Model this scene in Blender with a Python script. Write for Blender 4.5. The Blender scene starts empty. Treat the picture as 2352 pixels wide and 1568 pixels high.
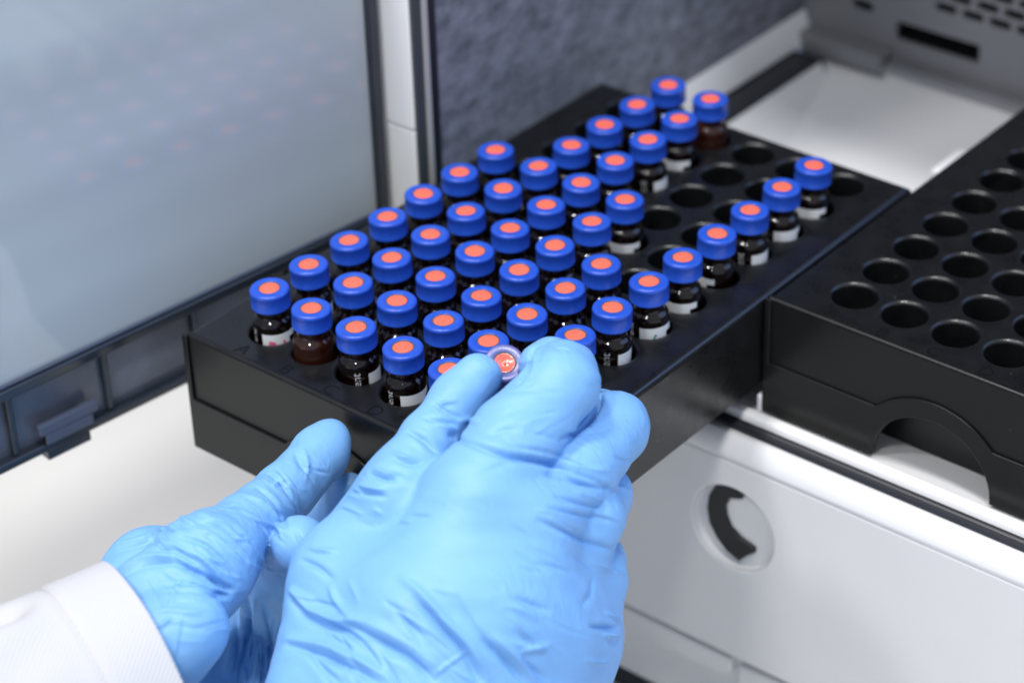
import bpy, bmesh, math, random
import numpy as np
from mathutils import Vector, Matrix

S = bpy.context.scene
COL = S.collection
MM = 0.001
PITCH = 17.2          # hole spacing of the vial tray in mm
CAPZ = 15.0           # cap top above the tray deck in mm

# ------------------------------------------------------------------ camera
CAM_R = np.array([[0.77348906, 0.63324157, -0.02682891],
                  [0.32871037, -0.43698409, -0.83725408],
                  [-0.5419079, 0.63878793, -0.54615548]])     # rows: right, down, forward
CAM_C = np.array([26.21488169, -24.60551933, 22.06516087]) * PITCH + np.array([0, 0, 14.8])
FPX = 5713.75
cam = bpy.data.cameras.new('camera')
cam_ob = bpy.data.objects.new('camera', cam)
COL.objects.link(cam_ob)
rot = Matrix((CAM_R[0], -CAM_R[1], -CAM_R[2])).transposed()
cam_ob.matrix_world = Matrix.Translation(Vector(CAM_C * MM)) @ rot.to_4x4()
cam.sensor_width = 36
cam.lens = FPX / 2352 * 36
cam.clip_start = 0.01
cam.clip_end = 30
cam.dof.use_dof = True
cam.dof.focus_distance = 0.676
cam.dof.aperture_fstop = 9.0
cam.dof.aperture_blades = 9
S.camera = cam_ob

# ------------------------------------------------------------------ world and lamps
w = bpy.data.worlds.new('World')
S.world = w
w.use_nodes = True
wn = w.node_tree.nodes
bg = wn['Background']
# room gradient shaped for dark reflections: bright in front of the instrument, dim behind
_tc = wn.new('ShaderNodeTexCoord')
_dot = wn.new('ShaderNodeVectorMath'); _dot.operation = 'DOT_PRODUCT'
_dot.inputs[1].default_value = Vector((0.50, -0.80, 0.33)).normalized()
w.node_tree.links.new(_tc.outputs['Generated'], _dot.inputs[0])
_ramp = wn.new('ShaderNodeValToRGB')
_ramp.color_ramp.interpolation = 'EASE'
_ramp.color_ramp.elements[0].position = 0.30
_ramp.color_ramp.elements[0].color = (0.045, 0.055, 0.075, 1)
_ramp.color_ramp.elements[1].position = 0.78
_ramp.color_ramp.elements[1].color = (0.80, 0.88, 1.0, 1)
_mr = wn.new('ShaderNodeMapRange')
_mr.inputs['From Min'].default_value = -1
w.node_tree.links.new(_dot.outputs['Value'], _mr.inputs['Value'])
w.node_tree.links.new(_mr.outputs['Result'], _ramp.inputs['Fac'])
# a cool window high behind the instrument's right shoulder
_d2 = wn.new('ShaderNodeVectorMath'); _d2.operation = 'DOT_PRODUCT'
_d2.inputs[1].default_value = Vector((0.57, 0.62, 0.54)).normalized()
w.node_tree.links.new(_tc.outputs['Generated'], _d2.inputs[0])
_m2 = wn.new('ShaderNodeMapRange'); _m2.interpolation_type = 'SMOOTHSTEP'
_m2.inputs['From Min'].default_value = 0.84
_m2.inputs['From Max'].default_value = 0.95
w.node_tree.links.new(_d2.outputs['Value'], _m2.inputs['Value'])
_mx = wn.new('ShaderNodeMix'); _mx.data_type = 'RGBA'; _mx.blend_type = 'ADD'
_mx.inputs[7].default_value = (1.0, 1.6, 3.2, 1)
w.node_tree.links.new(_m2.outputs['Result'], _mx.inputs[0])
w.node_tree.links.new(_ramp.outputs['Color'], _mx.inputs[6])
w.node_tree.links.new(_mx.outputs[2], bg.inputs['Color'])
bg.inputs['Strength'].default_value = 0.75
S.view_settings.view_transform = 'Standard'
S.view_settings.look = 'None'
S.view_settings.gamma = 1.0
S.view_settings.exposure = -0.10
S.view_settings.use_curve_mapping = False
S.cycles.use_denoising = True
S.cycles.max_bounces = 8
S.cycles.caustics_reflective = False
S.cycles.caustics_refractive = False


def area(name, loc, target, size, power, col, shape='SQUARE', size_y=None):
    l = bpy.data.lights.new(name, 'AREA')
    l.energy = power
    l.color = col
    l.shape = shape
    l.size = size
    if size_y:
        l.size_y = size_y
    o = bpy.data.objects.new(name, l)
    COL.objects.link(o)
    o.location = loc
    d = Vector(target) - Vector(loc)
    o.rotation_euler = d.to_track_quat('-Z', 'Y').to_euler()
    return o


# four ceiling fixtures straight above the bench, in front of the instrument
for i, (x, y) in enumerate([(-0.35, -0.95), (0.32, -1.00), (-0.22, -0.15), (0.45, -0.20)]):
    area('ceiling_lamp', (x, y, 1.45), (x, y + 0.2, 0), 0.17, 11.0, (1.0, 0.985, 0.95) if i % 2 else (1.0, 0.965, 0.985))

# ------------------------------------------------------------------ helpers
ORIG = {}


def tag(o, label=None, cat=None, group=None, kind=None):
    if label: o['label'] = label
    if cat: o['category'] = cat
    if group: o['group'] = group
    if kind: o['kind'] = kind
    return o


def empty(name, loc, label, cat, group=None):
    o = bpy.data.objects.new(name, None)
    COL.objects.link(o)
    o.empty_display_size = 0.01
    o.location = Vector(loc) * MM
    ORIG[o.name] = np.array(loc, float)
    return tag(o, label, cat, group)


def link(name, me, mat, parent=None, smooth=False):
    o = bpy.data.objects.new(name, me)
    COL.objects.link(o)
    if parent is not None:
        o.parent = parent
    if mat is not None and not me.materials:
        me.materials.append(mat)
    if smooth:
        for p in me.polygons:
            p.use_smooth = True
    return o


def mesh(name, verts, faces, mat=None, parent=None, smooth=False, local=False, bevel=0, segs=2):
    """verts in mm; world coordinates unless local"""
    v = np.asarray(verts, float)
    base = np.zeros(3)
    p = parent
    while p is not None:
        base = base + ORIG.get(p.name, np.zeros(3))
        p = p.parent
    if not local:
        v = v - base
    me = bpy.data.meshes.new(name)
    me.from_pydata((v * MM).tolist(), [], [list(f) for f in faces])
    me.validate()
    bm = bmesh.new()
    bm.from_mesh(me)
    bmesh.ops.recalc_face_normals(bm, faces=bm.faces)
    bm.to_mesh(me)
    bm.free()
    o = link(name, me, mat, parent, smooth)
    if bevel:
        add_bevel(o, bevel, segs)
    return o


def add_bevel(o, r, segs=2):
    m = o.modifiers.new('bevel', 'BEVEL')
    m.width = r * MM
    m.segments = segs
    m.limit_method = 'ANGLE'
    m.angle_limit = math.radians(40)
    m.harden_normals = True
    for p in o.data.polygons:
        p.use_smooth = True


class Geo:
    def __init__(self):
        self.v = []
        self.f = []

    def add(self, v, f):
        n = len(self.v)
        self.v += [tuple(p) for p in v]
        self.f += [tuple(i + n for i in q) for q in f]

    def box(self, a, b):
        (x0, y0, z0), (x1, y1, z1) = a, b
        self.add([(x0, y0, z0), (x1, y0, z0), (x1, y1, z0), (x0, y1, z0), (x0, y0, z1), (x1, y0, z1), (x1, y1, z1), (x0, y1, z1)],
                 [(0, 3, 2, 1), (4, 5, 6, 7), (0, 1, 5, 4), (1, 2, 6, 5), (2, 3, 7, 6), (3, 0, 4, 7)])

    def lathe(self, prof, n=40, c=(0, 0), close_top=False, close_bottom=False):
        """prof: list of (r, z)"""
        b = len(self.v)
        for r, z in prof:
            for i in range(n):
                a = 2 * math.pi * i / n
                self.v.append((c[0] + r * math.cos(a), c[1] + r * math.sin(a), z))
        for k in range(len(prof) - 1):
            for i in range(n):
                j = (i + 1) % n
                self.f.append((b + k * n + i, b + k * n + j, b + (k + 1) * n + j, b + (k + 1) * n + i))
        if close_bottom:
            self.f.append(tuple(b + i for i in range(n))[::-1])
        if close_top:
            self.f.append(tuple(b + (len(prof) - 1) * n + i for i in range(n)))


def plate(name, outer, holes, depth, mapper, mat, parent=None, bevel=0, segs=2):
    """flat polygon with holes, extruded by depth; mapper(x, y, d) -> world mm"""
    bm = bmesh.new()
    edges = []
    for loop in [outer] + holes:
        vs = [bm.verts.new((p[0], p[1], 0)) for p in loop]
        for i in range(len(vs)):
            edges.append(bm.edges.new((vs[i], vs[(i + 1) % len(vs)])))
    if holes:
        bmesh.ops.triangle_fill(bm, use_beauty=True, use_dissolve=False, edges=edges)
    else:
        bm.faces.new([e.verts[0] for e in edges])
    r = bmesh.ops.extrude_face_region(bm, geom=bm.faces[:])
    for e in r['geom']:
        if isinstance(e, bmesh.types.BMVert):
            e.co.z = depth
    if holes:
        bmesh.ops.dissolve_limit(bm, angle_limit=0.01, verts=bm.verts[:], edges=bm.edges[:])
    bm.verts.ensure_lookup_table()
    bm.verts.index_update()
    V_ = [mapper(*v.co) for v in bm.verts]
    F_ = [[v.index for v in f.verts] for f in bm.faces]
    bm.free()
    return mesh(name, V_, F_, mat, parent, bevel=bevel, segs=segs)


def arc(cx, cy, r, a0, a1, n):
    return [(cx + r * math.cos(math.radians(a0 + (a1 - a0) * i / n)), cy + r * math.sin(math.radians(a0 + (a1 - a0) * i / n))) for i in range(n + 1)]


def copy_tree(o, parent=None):
    c = o.copy()
    COL.objects.link(c)
    ORIG[c.name] = ORIG.get(o.name, np.zeros(3)).copy()
    if parent is not None:
        c.parent = parent
    for ch in list(o.children):
        copy_tree(ch, c)
    return c


def at(u, v, d):
    """a point seen at pixel (u, v) of the 2352 px wide photograph, d mm deep"""
    return CAM_C + CAM_R.T @ np.array([(u - 1176) / FPX, (v - 784) / FPX, 1.0]) * d


# ------------------------------------------------------------------ materials
def material(name, col, rough=0.5, spec=0.5, metal=0.0, noise=0.0, nscale=200.0, bump=0.0, bscale=900.0, bdist=0.0002, turn=None, dust=0.0,
             coat=0.0, rvar=0.0, detail=4.0, sss=0.0, stretch=None, ior=None):
    m = bpy.data.materials.new(name)
    m.use_nodes = True
    nt = m.node_tree
    b = nt.nodes['Principled BSDF']
    b.inputs['Base Color'].default_value = (*col, 1)
    b.inputs['Roughness'].default_value = rough
    b.inputs['Specular IOR Level'].default_value = spec
    b.inputs['Metallic'].default_value = metal
    b.inputs['Coat Weight'].default_value = coat
    b.inputs['Coat Roughness'].default_value = 0.08
    if ior: b.inputs['IOR'].default_value = ior
    if sss:
        b.inputs['Subsurface Weight'].default_value = sss
        b.inputs['Subsurface Radius'].default_value = (0.4, 0.8, 1.0)
        b.inputs['Subsurface Scale'].default_value = 0.0015
    tc = nt.nodes.new('ShaderNodeTexCoord')
    src = tc.outputs['Object']
    if stretch:
        mp = nt.nodes.new('ShaderNodeMapping')
        mp.inputs['Scale'].default_value = stretch
        if turn: mp.inputs['Rotation'].default_value = turn
        nt.links.new(src, mp.inputs['Vector'])
        src = mp.outputs['Vector']
    if noise or rvar:
        n = nt.nodes.new('ShaderNodeTexNoise')
        n.inputs['Scale'].default_value = nscale
        n.inputs['Detail'].default_value = detail
        nt.links.new(src, n.inputs['Vector'])
        if noise:
            r = nt.nodes.new('ShaderNodeMapRange')
            r.inputs['To Min'].default_value = 1 - noise
            r.inputs['To Max'].default_value = 1 + noise
            r.inputs['From Min'].default_value = 0.3
            r.inputs['From Max'].default_value = 0.7
            nt.links.new(n.outputs['Fac'], r.inputs['Value'])
            mx = nt.nodes.new('ShaderNodeVectorMath')
            mx.operation = 'SCALE'
            mx.inputs[0].default_value = col
            nt.links.new(r.outputs['Result'], mx.inputs['Scale'])
            nt.links.new(mx.outputs['Vector'], b.inputs['Base Color'])
        if rvar:
            r = nt.nodes.new('ShaderNodeMapRange')
            r.inputs['To Min'].default_value = rough - rvar
            r.inputs['To Max'].default_value = rough + rvar
            r.inputs['From Min'].default_value = 0.3
            r.inputs['From Max'].default_value = 0.7
            nt.links.new(n.outputs['Fac'], r.inputs['Value'])
            nt.links.new(r.outputs['Result'], b.inputs['Roughness'])
    if dust:
        vo = nt.nodes.new('ShaderNodeTexVoronoi')
        vo.inputs['Scale'].default_value = 190
        nt.links.new(tc.outputs['Object'], vo.inputs['Vector'])
        # only some cells carry a grain of dust
        sep = nt.nodes.new('ShaderNodeSeparateColor')
        nt.links.new(vo.outputs['Color'], sep.inputs[0])
        sz = nt.nodes.new('ShaderNodeMath'); sz.operation = 'MULTIPLY_ADD'
        sz.inputs[1].default_value = 0.16; sz.inputs[2].default_value = -0.095
        nt.links.new(sep.outputs[0], sz.inputs[0])
        lt = nt.nodes.new('ShaderNodeMath'); lt.operation = 'LESS_THAN'
        nt.links.new(vo.outputs['Distance'], lt.inputs[0]); nt.links.new(sz.outputs[0], lt.inputs[1])
        mc = nt.nodes.new('ShaderNodeMix'); mc.data_type = 'RGBA'
        old = b.inputs['Base Color'].links
        if old: nt.links.new(old[0].from_socket, mc.inputs[6])
        else: mc.inputs[6].default_value = (*col, 1)
        mc.inputs[7].default_value = (dust, dust, dust * 1.05, 1)
        nt.links.new(lt.outputs[0], mc.inputs[0])
        nt.links.new(mc.outputs[2], b.inputs['Base Color'])
    if bump:
        n2 = nt.nodes.new('ShaderNodeTexNoise')
        n2.inputs['Scale'].default_value = bscale
        n2.inputs['Detail'].default_value = 3
        nt.links.new(tc.outputs['Object'], n2.inputs['Vector'])
        bp = nt.nodes.new('ShaderNodeBump')
        bp.inputs['Strength'].default_value = bump
        bp.inputs['Distance'].default_value = bdist
        nt.links.new(n2.outputs['Fac'], bp.inputs['Height'])
        nt.links.new(bp.outputs['Normal'], b.inputs['Normal'])
    return m


M = {}
M['black'] = material('black_plastic', (0.0055, 0.0058, 0.0065), 0.30, 0.55, noise=0.2, nscale=120, bump=0.12, bscale=2500, bdist=0.00006, rvar=0.06, dust=0.07)
M['black_front'] = material('black_plastic_smooth', (0.0055, 0.0058, 0.0055), 0.34, 0.34, noise=0.1, nscale=60, rvar=0.05, dust=0.07)
M['letter'] = material('letter_gloss', (0.002, 0.002, 0.002), 0.55, 0.2)
M['cap'] = material('blue_cap', (0.016, 0.074, 0.47), 0.30, 0.45, noise=0.05, nscale=400, sss=0.15)
M['held_cap'] = material('sheen_cap', (0.10, 0.11, 0.31), 0.30, 0.6, noise=0.12, nscale=500, bump=0.3, bscale=1500, bdist=0.00008)  # ceiling reflection put into the colour, paler than the blue cap
M['septum'] = material('septum_orange', (0.90, 0.135, 0.085), 0.55, 0.3, noise=0.05, nscale=600, sss=0.2)
M['septum_gloss'] = material('septum_gloss', (0.88, 0.15, 0.10), 0.16, 0.9, noise=0.1, nscale=900)
M['ring'] = material('septum_shade_ring', (0.085, 0.083, 0.08), 0.5, 0.3)  # dark grey ring stands in for the shade at the hole's edge
M['amber'] = material('amber_glass', (0.006, 0.0028, 0.0022), 0.03, 0.42)
M['amber_light'] = material('amber_glass_clear', (0.04, 0.013, 0.008), 0.035, 0.5)
M['paper'] = material('label_white', (0.78, 0.79, 0.80), 0.6, 0.3)
M['print'] = material('print_white', (0.62, 0.63, 0.64), 0.6, 0.3)
M['pink_ink'] = material('pink_ink', (0.75, 0.10, 0.24), 0.6, 0.3)
M['teal_ink'] = material('teal_ink', (0.01, 0.30, 0.34), 0.6, 0.3)
M['white'] = material('white_enamel', (0.70, 0.70, 0.705), 0.42, 0.4, noise=0.015, nscale=40, bump=0.06, bscale=1800, bdist=0.00006)
M['white_gloss'] = material('white_gloss', (0.78, 0.785, 0.80), 0.3, 0.5, noise=0.01, nscale=30)
M['rubber'] = material('rubber_seal', (0.016, 0.018, 0.024), 0.38, 0.5)
M['lock_dark'] = material('lock_dark', (0.004, 0.005, 0.006), 0.45, 0.5)
M['metal'] = material('brushed_metal', (0.55, 0.55, 0.52), 0.4, 0.5, metal=0.2)
M['dark_metal'] = material('dark_metal', (0.10, 0.115, 0.115), 0.45, 0.5, metal=0.5)
M['panel'] = material('grey_metal_panel', (0.21, 0.215, 0.235), 0.45, 0.4, metal=0.15, noise=0.03, nscale=60)
M['void'] = material('dark_void', (0.006, 0.006, 0.008), 0.8, 0.2)
M['foam'] = material('grey_foam', (0.195, 0.205, 0.245), 0.9, 0.15, noise=0.38, nscale=210, detail=6.0, bump=0.4, bscale=420, bdist=0.0005, stretch=(1, 0.55, 1.0))
M['bench'] = material('bench_cream', (0.66, 0.65, 0.615), 0.5, 0.3, noise=0.13, nscale=6, detail=1.0)
M['glove'] = material('nitrile_blue', (0.18, 0.395, 0.715), 0.50, 0.36, noise=0.03, nscale=70, sss=0.08)
M['pane'] = material('smoked_pane', (0.43, 0.475, 0.495), 0.07, 0.5, noise=0.07, nscale=26, detail=1.5, ior=1.5, stretch=(0.2, 0.2, 1.6), turn=(math.radians(24), 0, 0))  # faint diagonal streaks in the colour stand in for reflected haze
M['door_frame'] = material('smoked_frame', (0.020, 0.026, 0.036), 0.16, 0.6, noise=0.15, nscale=50)
M['door_clear'] = material('smoked_window', (0.085, 0.095, 0.125), 0.18, 0.6, noise=0.35, nscale=45)
M['latch'] = material('latch_plastic', (0.075, 0.09, 0.14), 0.3, 0.5)
M['thread'] = material('stitch_thread', (0.45, 0.45, 0.47), 0.8, 0.1)


def glove_bump(m):
    """thin-film puckers: sharp ridged noise in patches over a fine grain"""
    nt = m.node_tree
    b = nt.nodes['Principled BSDF']
    L = nt.links.new
    tc = nt.nodes.new('ShaderNodeTexCoord')
    mp = nt.nodes.new('ShaderNodeMapping')
    mp.inputs['Rotation'].default_value = (0.3, 0.4, 0.75)
    mp.inputs['Scale'].default_value = (1.0, 2.6, 1.5)
    L(tc.outputs['Object'], mp.inputs['Vector'])
    n = nt.nodes.new('ShaderNodeTexNoise')
    n.inputs['Scale'].default_value = 85
    n.inputs['Detail'].default_value = 2.5
    n.inputs['Distortion'].default_value = 0.5
    L(mp.outputs['Vector'], n.inputs['Vector'])
    a = nt.nodes.new('ShaderNodeMath'); a.operation = 'SUBTRACT'; a.inputs[1].default_value = 0.5
    L(n.outputs['Fac'], a.inputs[0])
    c = nt.nodes.new('ShaderNodeMath'); c.operation = 'ABSOLUTE'
    L(a.outputs[0], c.inputs[0])
    r = nt.nodes.new('ShaderNodeMapRange')
    r.interpolation_type = 'SMOOTHERSTEP'
    r.inputs['From Max'].default_value = 0.17
    r.inputs['To Min'].default_value = 1.0
    r.inputs['To Max'].default_value = 0.0
    L(c.outputs[0], r.inputs['Value'])
    n2 = nt.nodes.new('ShaderNodeTexNoise')
    n2.inputs['Scale'].default_value = 42
    L(tc.outputs['Object'], n2.inputs['Vector'])
    r2 = nt.nodes.new('ShaderNodeMapRange')
    r2.inputs['From Min'].default_value = 0.44
    r2.inputs['From Max'].default_value = 0.66
    L(n2.outputs['Fac'], r2.inputs['Value'])
    mu = nt.nodes.new('ShaderNodeMath'); mu.operation = 'MULTIPLY'
    L(r.outputs[0], mu.inputs[0]); L(r2.outputs[0], mu.inputs[1])
    n3 = nt.nodes.new('ShaderNodeTexNoise')
    n3.inputs['Scale'].default_value = 1500
    n3.inputs['Detail'].default_value = 2
    L(tc.outputs['Object'], n3.inputs['Vector'])
    ad = nt.nodes.new('ShaderNodeMath'); ad.operation = 'MULTIPLY_ADD'; ad.inputs[1].default_value = 0.10
    L(n3.outputs['Fac'], ad.inputs[0]); L(mu.outputs[0], ad.inputs[2])
    bp = nt.nodes.new('ShaderNodeBump')
    bp.inputs['Strength'].default_value = 0.4
    bp.inputs['Distance'].default_value = 0.0003
    L(ad.outputs[0], bp.inputs['Height'])
    L(bp.outputs['Normal'], b.inputs['Normal'])


glove_bump(M['glove'])


for k_, c_, t_ in (('amber', (0.055, 0.016, 0.008), 0.93), ('amber_light', (0.22, 0.06, 0.03), 0.88)):
    b_ = M[k_].node_tree.nodes['Principled BSDF']
    b_.inputs['Base Color'].default_value = (*c_, 1)
    b_.inputs['Transmission Weight'].default_value = t_
    b_.inputs['Roughness'].default_value = 0.02
    b_.inputs['IOR'].default_value = 1.5


def sleeve_mat():
    m = material('white_twill', (0.50, 0.50, 0.51), 0.85, 0.15)
    nt = m.node_tree
    b = nt.nodes['Principled BSDF']
    uv = nt.nodes.new('ShaderNodeUVMap')
    wv = nt.nodes.new('ShaderNodeTexWave')
    wv.bands_direction = 'DIAGONAL'
    wv.inputs['Scale'].default_value = 4.2
    wv.inputs['Distortion'].default_value = 0.6
    wv.inputs['Detail'].default_value = 1.5
    nt.links.new(uv.outputs['UV'], wv.inputs['Vector'])
    bp = nt.nodes.new('ShaderNodeBump')
    bp.inputs['Strength'].default_value = 0.42
    bp.inputs['Distance'].default_value = 0.0002
    nt.links.new(wv.outputs['Fac'], bp.inputs['Height'])
    nt.links.new(bp.outputs['Normal'], b.inputs['Normal'])
    return m


M['sleeve'] = sleeve_mat()

# ------------------------------------------------------------------ setting: bench
g = Geo()
g.box((-2500, -2500, -185), (2500, 2500, -168))
bench = mesh('bench_top', g.v, g.f, M['bench'])
tag(bench, kind='structure')

# ------------------------------------------------------------------ the instrument
inst = empty('autosampler', (100, 200, -168), 'white laboratory autosampler with its smoked door swung open', 'lab instrument')
YF = 85.0                     # front face of the instrument


def front_map(y0):
    return lambda x, z, d: (x, y0 + d, z)


# front panel with the round lock well, rounded upper edge
outer = [(-36, -125.5), (330, -125.5), (330, -50.2), (-36, -50.2)]
LC = (106.4, -75.2)
fp = plate('front_panel', outer, [arc(LC[0], LC[1], 15.2, 0, 354, 59)], 4.5, front_map(YF), M['white'], inst, bevel=1.6, segs=3)
g = Geo()
n = 60
b0 = [(p[0], YF + 0.8, p[1]) for p in arc(LC[0], LC[1], 15.1, 0, 354, 59)]
b1 = [(p[0], YF + 10, p[1]) for p in arc(LC[0], LC[1], 14.4, 0, 354, 59)]
g.add(b0 + b1, [(i, (i + 1) % n, n + (i + 1) % n, n + i) for i in range(n)] + [tuple(range(n, 2 * n))])
mesh('lock_well', g.v, g.f, M['white_gloss'], fp)
kn = plate('turn_knob', [(p[0], p[1]) for p in arc(LC[0] + 2.6, LC[1] + 0.3, 10.6, 0, 354, 59)], [], -3.2, front_map(YF + 9.5), M['white_gloss'], fp, bevel=1.2, segs=3)
crescent = [(99.6, -64.6), (103.5, -62.4), (109.6, -62.8), (108.7, -65.2), (104.6, -66.7), (103.2, -70.3), (103.6, -73.6), (105.2, -77.0), (108.6, -79.3), (113.5, -80.8), (113.6, -82.4), (111.0, -84.8), (108.4, -88.0), (104.0, -86.3), (100.6, -83.0), (97.9, -78.6), (97.0, -73.6), (97.6, -68.6)]
plate('lock_latch', [(LC[0] - 2.2 + (x - 105.3) * 1.1, LC[1] + (z + 75.2) * 1.06) for x, z in crescent], [], -2.0, front_map(YF + 4.2), M['lock_dark'], fp, bevel=0.4)

# upper rounded shoulder of the panel, under the seal
g = Geo()
prof = [(YF + 4.0, -52.5), (YF + 1.2, -53.5), (YF + 1.0, -50.6), (YF + 0.02, -50.0), (YF + 0.12, -48.4), (YF + 0.5, -46.4), (YF + 1.6, -44.2), (YF + 2.9, -42.6), (YF + 4.3, -41.6)]
k = len(prof)
for x in (-36, 330):
    g.v += [(x, y, z) for y, z in prof]
g.f += [(i, (i + 1) % k, k + (i + 1) % k, k + i) for i in range(k)] + [tuple(range(k)), tuple(range(k, 2 * k))]
lip = mesh('panel_lip', g.v, g.f, M['white_gloss'], inst)
for p in lip.data.polygons:
    p.use_smooth = len(p.vertices) == 4

# rubber seal in front of the drawer floor
g = Geo()
seal = [(89.4, -44), (89.4, -41.2), (89.9, -40.4), (91.0, -40.1), (91.7, -40.5), (92.3, -40.2), (93.3, -40.0), (94.0, -40.6), (94.0, -44)]
k = len(seal)
for x in (-36, 330):
    g.v += [(x, y, z) for y, z in seal]
g.f += [(i, (i + 1) % k, k + (i + 1) % k, k + i) for i in range(k)] + [tuple(range(k)), tuple(range(k, 2 * k))]
mesh('door_seal', g.v, g.f, M['rubber'], inst)

# white drawer floor with stepped front rim
g = Geo()
prof = [(94.2, -60), (94.2, -39.2), (95.0, -38.2), (97.5, -38.0), (98.2, -38.6), (99.4, -40.0), (101.0, -41.0), (312, -41.0), (313.5, -40), (314, -37), (316, -36), (318, -36), (318, -60)]
k = len(prof)
for x in (-22.2, 236):
    g.v += [(x, y, z) for y, z in prof]
g.f += [(i, (i + 1) % k, k + (i + 1) % k, k + i) for i in range(k)] + [tuple(range(k)), tuple(range(k, 2 * k))]
fl = mesh('drawer_floor', g.v, g.f, M['white_gloss'], inst, bevel=0.8, segs=3)
# tray guides on the floor (ribs either side of each tray)
g = Geo()
g.box((103.2, 100.5, -40.9), (105.4, 128, -34.5))
mesh('tray_guide', g.v, g.f, M['white_gloss'], inst, bevel=1.0, segs=3)
g = Geo()
g.box((84.0, 231, -40.9), (105.2, 250, -21.0))
mesh('tray_guide', g.v, g.f, M['white_gloss'], inst, bevel=1.6, segs=3)

# left wall: column at the front, jamb strips, foam liner, ledge and dark gasket along the bottom
g = Geo()
g.box((-36, 90, 20), (-22.2, 102, 205))
g.box((-36, 90.25, -42), (-22.2, 102, 19.6))
M['post'] = material('post_white', (0.90, 0.90, 0.89), 0.45, 0.4)
mesh('side_post', g.v, g.f, M['post'], inst, bevel=0.8)
g = Geo()
g.box((-22.1, 90.4, -40.8), (-21.0, 94.6, 220))
mesh('jamb_strip', g.v, g.f, M['dark_metal'], inst, bevel=0.3)
g = Geo()
g.box((-22.1, 94.9, -40.8), (-20.6, 97.4, 220))
mesh('jamb_rail', g.v, g.f, M['metal'], inst, bevel=0.4)
g = Geo()
g.box((-22.1, 97.6, -40.8), (-20.9, 101.2, 220))
mesh('jamb_seal', g.v, g.f, M['rubber'], inst, bevel=0.3)
g = Geo()
g.box((-30, 101.6, -24.5), (-21.6, 315, 220))
mesh('foam_liner', g.v, g.f, M['foam'], inst, bevel=1.0)
g = Geo()
prof = [(-30, -35), (-17.5, -35), (-17.0, -34.2), (-21.4, -23.6), (-22, -23.0), (-30, -23.0)]
for y in (104, 314):
    g.v += [(x, y, z) for x, z in prof]
g.f += [(i, (i + 1) % 6, 6 + (i + 1) % 6, 6 + i) for i in range(6)] + [tuple(range(6)), tuple(range(6, 12))]
mesh('wall_ledge', g.v, g.f, M['white_gloss'], inst, bevel=1.2, segs=3)
g = Geo()
g.box((-21.8, 104, -40.6), (-4.5, 303, -35.2))
mesh('ledge_gasket', g.v, g.f, M['rubber'], inst, bevel=1.0, segs=3)

g = Geo()
g.add([(-4.6, 300, -35.6), (-4.6, 190, -35.6), (26, 190, -40.9), (15, 250, -40.9), (-2.0, 300, -40.9), (-4.6, 190, -41.2), (-4.6, 300, -41.2), (26, 190, -41.2)],
      [(0, 1, 2, 3, 4), (1, 5, 7, 2), (0, 4, 6), (0, 6, 5, 1)])
mesh('bay_light_ramp', g.v, g.f, M['white_gloss'], inst)  # added slope, shaped to catch the cool light as a bluish patch

# outer shell: left skin, right wall, roof
g = Geo()
g.box((-36, 102.3, -167.0), (-30.3, 330, 220))
mesh('side_wall', g.v, g.f, M['white'], inst)
g = Geo()
g.box((236.3, 95, -60), (240, 330, 45))
mesh('side_wall', g.v, g.f, M['white'], inst)
g = Geo()
g.box((-36, 180, 205), (236, 330, 209))
mesh('chamber_roof', g.v, g.f, M['panel'], inst)

# back panel: slot and rows of vent slits, dark plenum behind
def slit(cx, cz, w_, h_, r=1.2):
    return [(cx - w_ / 2 + r, cz - h_ / 2), (cx + w_ / 2 - r, cz - h_ / 2), (cx + w_ / 2, cz - h_ / 2 + r), (cx + w_ / 2, cz + h_ / 2 - r),
            (cx + w_ / 2 - r, cz + h_ / 2), (cx - w_ / 2 + r, cz + h_ / 2), (cx - w_ / 2, cz + h_ / 2 - r), (cx - w_ / 2, cz - h_ / 2 + r)]


YB = 315.0
holes = [slit(36.2, -21.4, 35.5, 7.6, 0.6), slit(3.2, -15.6, 10, 4.2, 1.8)]
for j in range(9):
    for i in range(16):
        cx = 38.8 + 11.25 * i - 5.6 * (j % 2) + (0 if j else 0)
        if cx > 222 or cx < 20 or j > 8:
            continue
        holes.append(slit(cx, -6.9 + 5.1 * j, 9.3, 3.7, 1.3))
bp_ = plate('back_panel', [(-22, -35.4), (236, -35.4), (236, 96), (-22, 96)], holes, 2.0, front_map(YB), M['panel'], inst)
g = Geo()
g.box((-22, 322, -60), (236, 326, 96))
mesh('vent_plenum', g.v, g.f, M['void'], bp_)
g = Geo()
g.box((18, 308.5, -35.6), (234, 314.8, -33.0))
g.box((-20, 305.5, -36.2), (17.6, 314.8, -29.5))
mesh('panel_flange', g.v, g.f, M['panel'], bp_, bevel=1.0, segs=3)

# lower fascia below the panel: shadow gap, drip strip, base gap
g = Geo()
g.box((-36, 88.5, -157), (330, 92.5, -60))
mesh('lower_fascia', g.v, g.f, M['white'], inst, bevel=0.4)
strip = [(-36, -128.2), (-36, -136.2), (102.8, -136.2), (106.2, -135.0), (106.6, -132.8), (106.6, -127.6), (330, -127.6), (330, -126.9), (106, -126.9), (104, -128.2)]
plate('drip_strip', [(-36, -127.7), (-36, -136.0), (102.5, -136.0), (106.8, -133.4), (106.8, -127.7)], [], 3.2, front_map(YF + 0.6), M['white'], inst, bevel=0.6)
plate('lower_cover', [(109.4, -129.3), (330, -129.3), (330, -156.8), (109.4, -156.8)], [], 2.2, front_map(YF + 1.2), M['white'], inst, bevel=0.6)
g = Geo()
g.box((-34, 91, -168.2), (328, 320, -157.2))
mesh('base_skirt', g.v, g.f, M['rubber'], inst)

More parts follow.
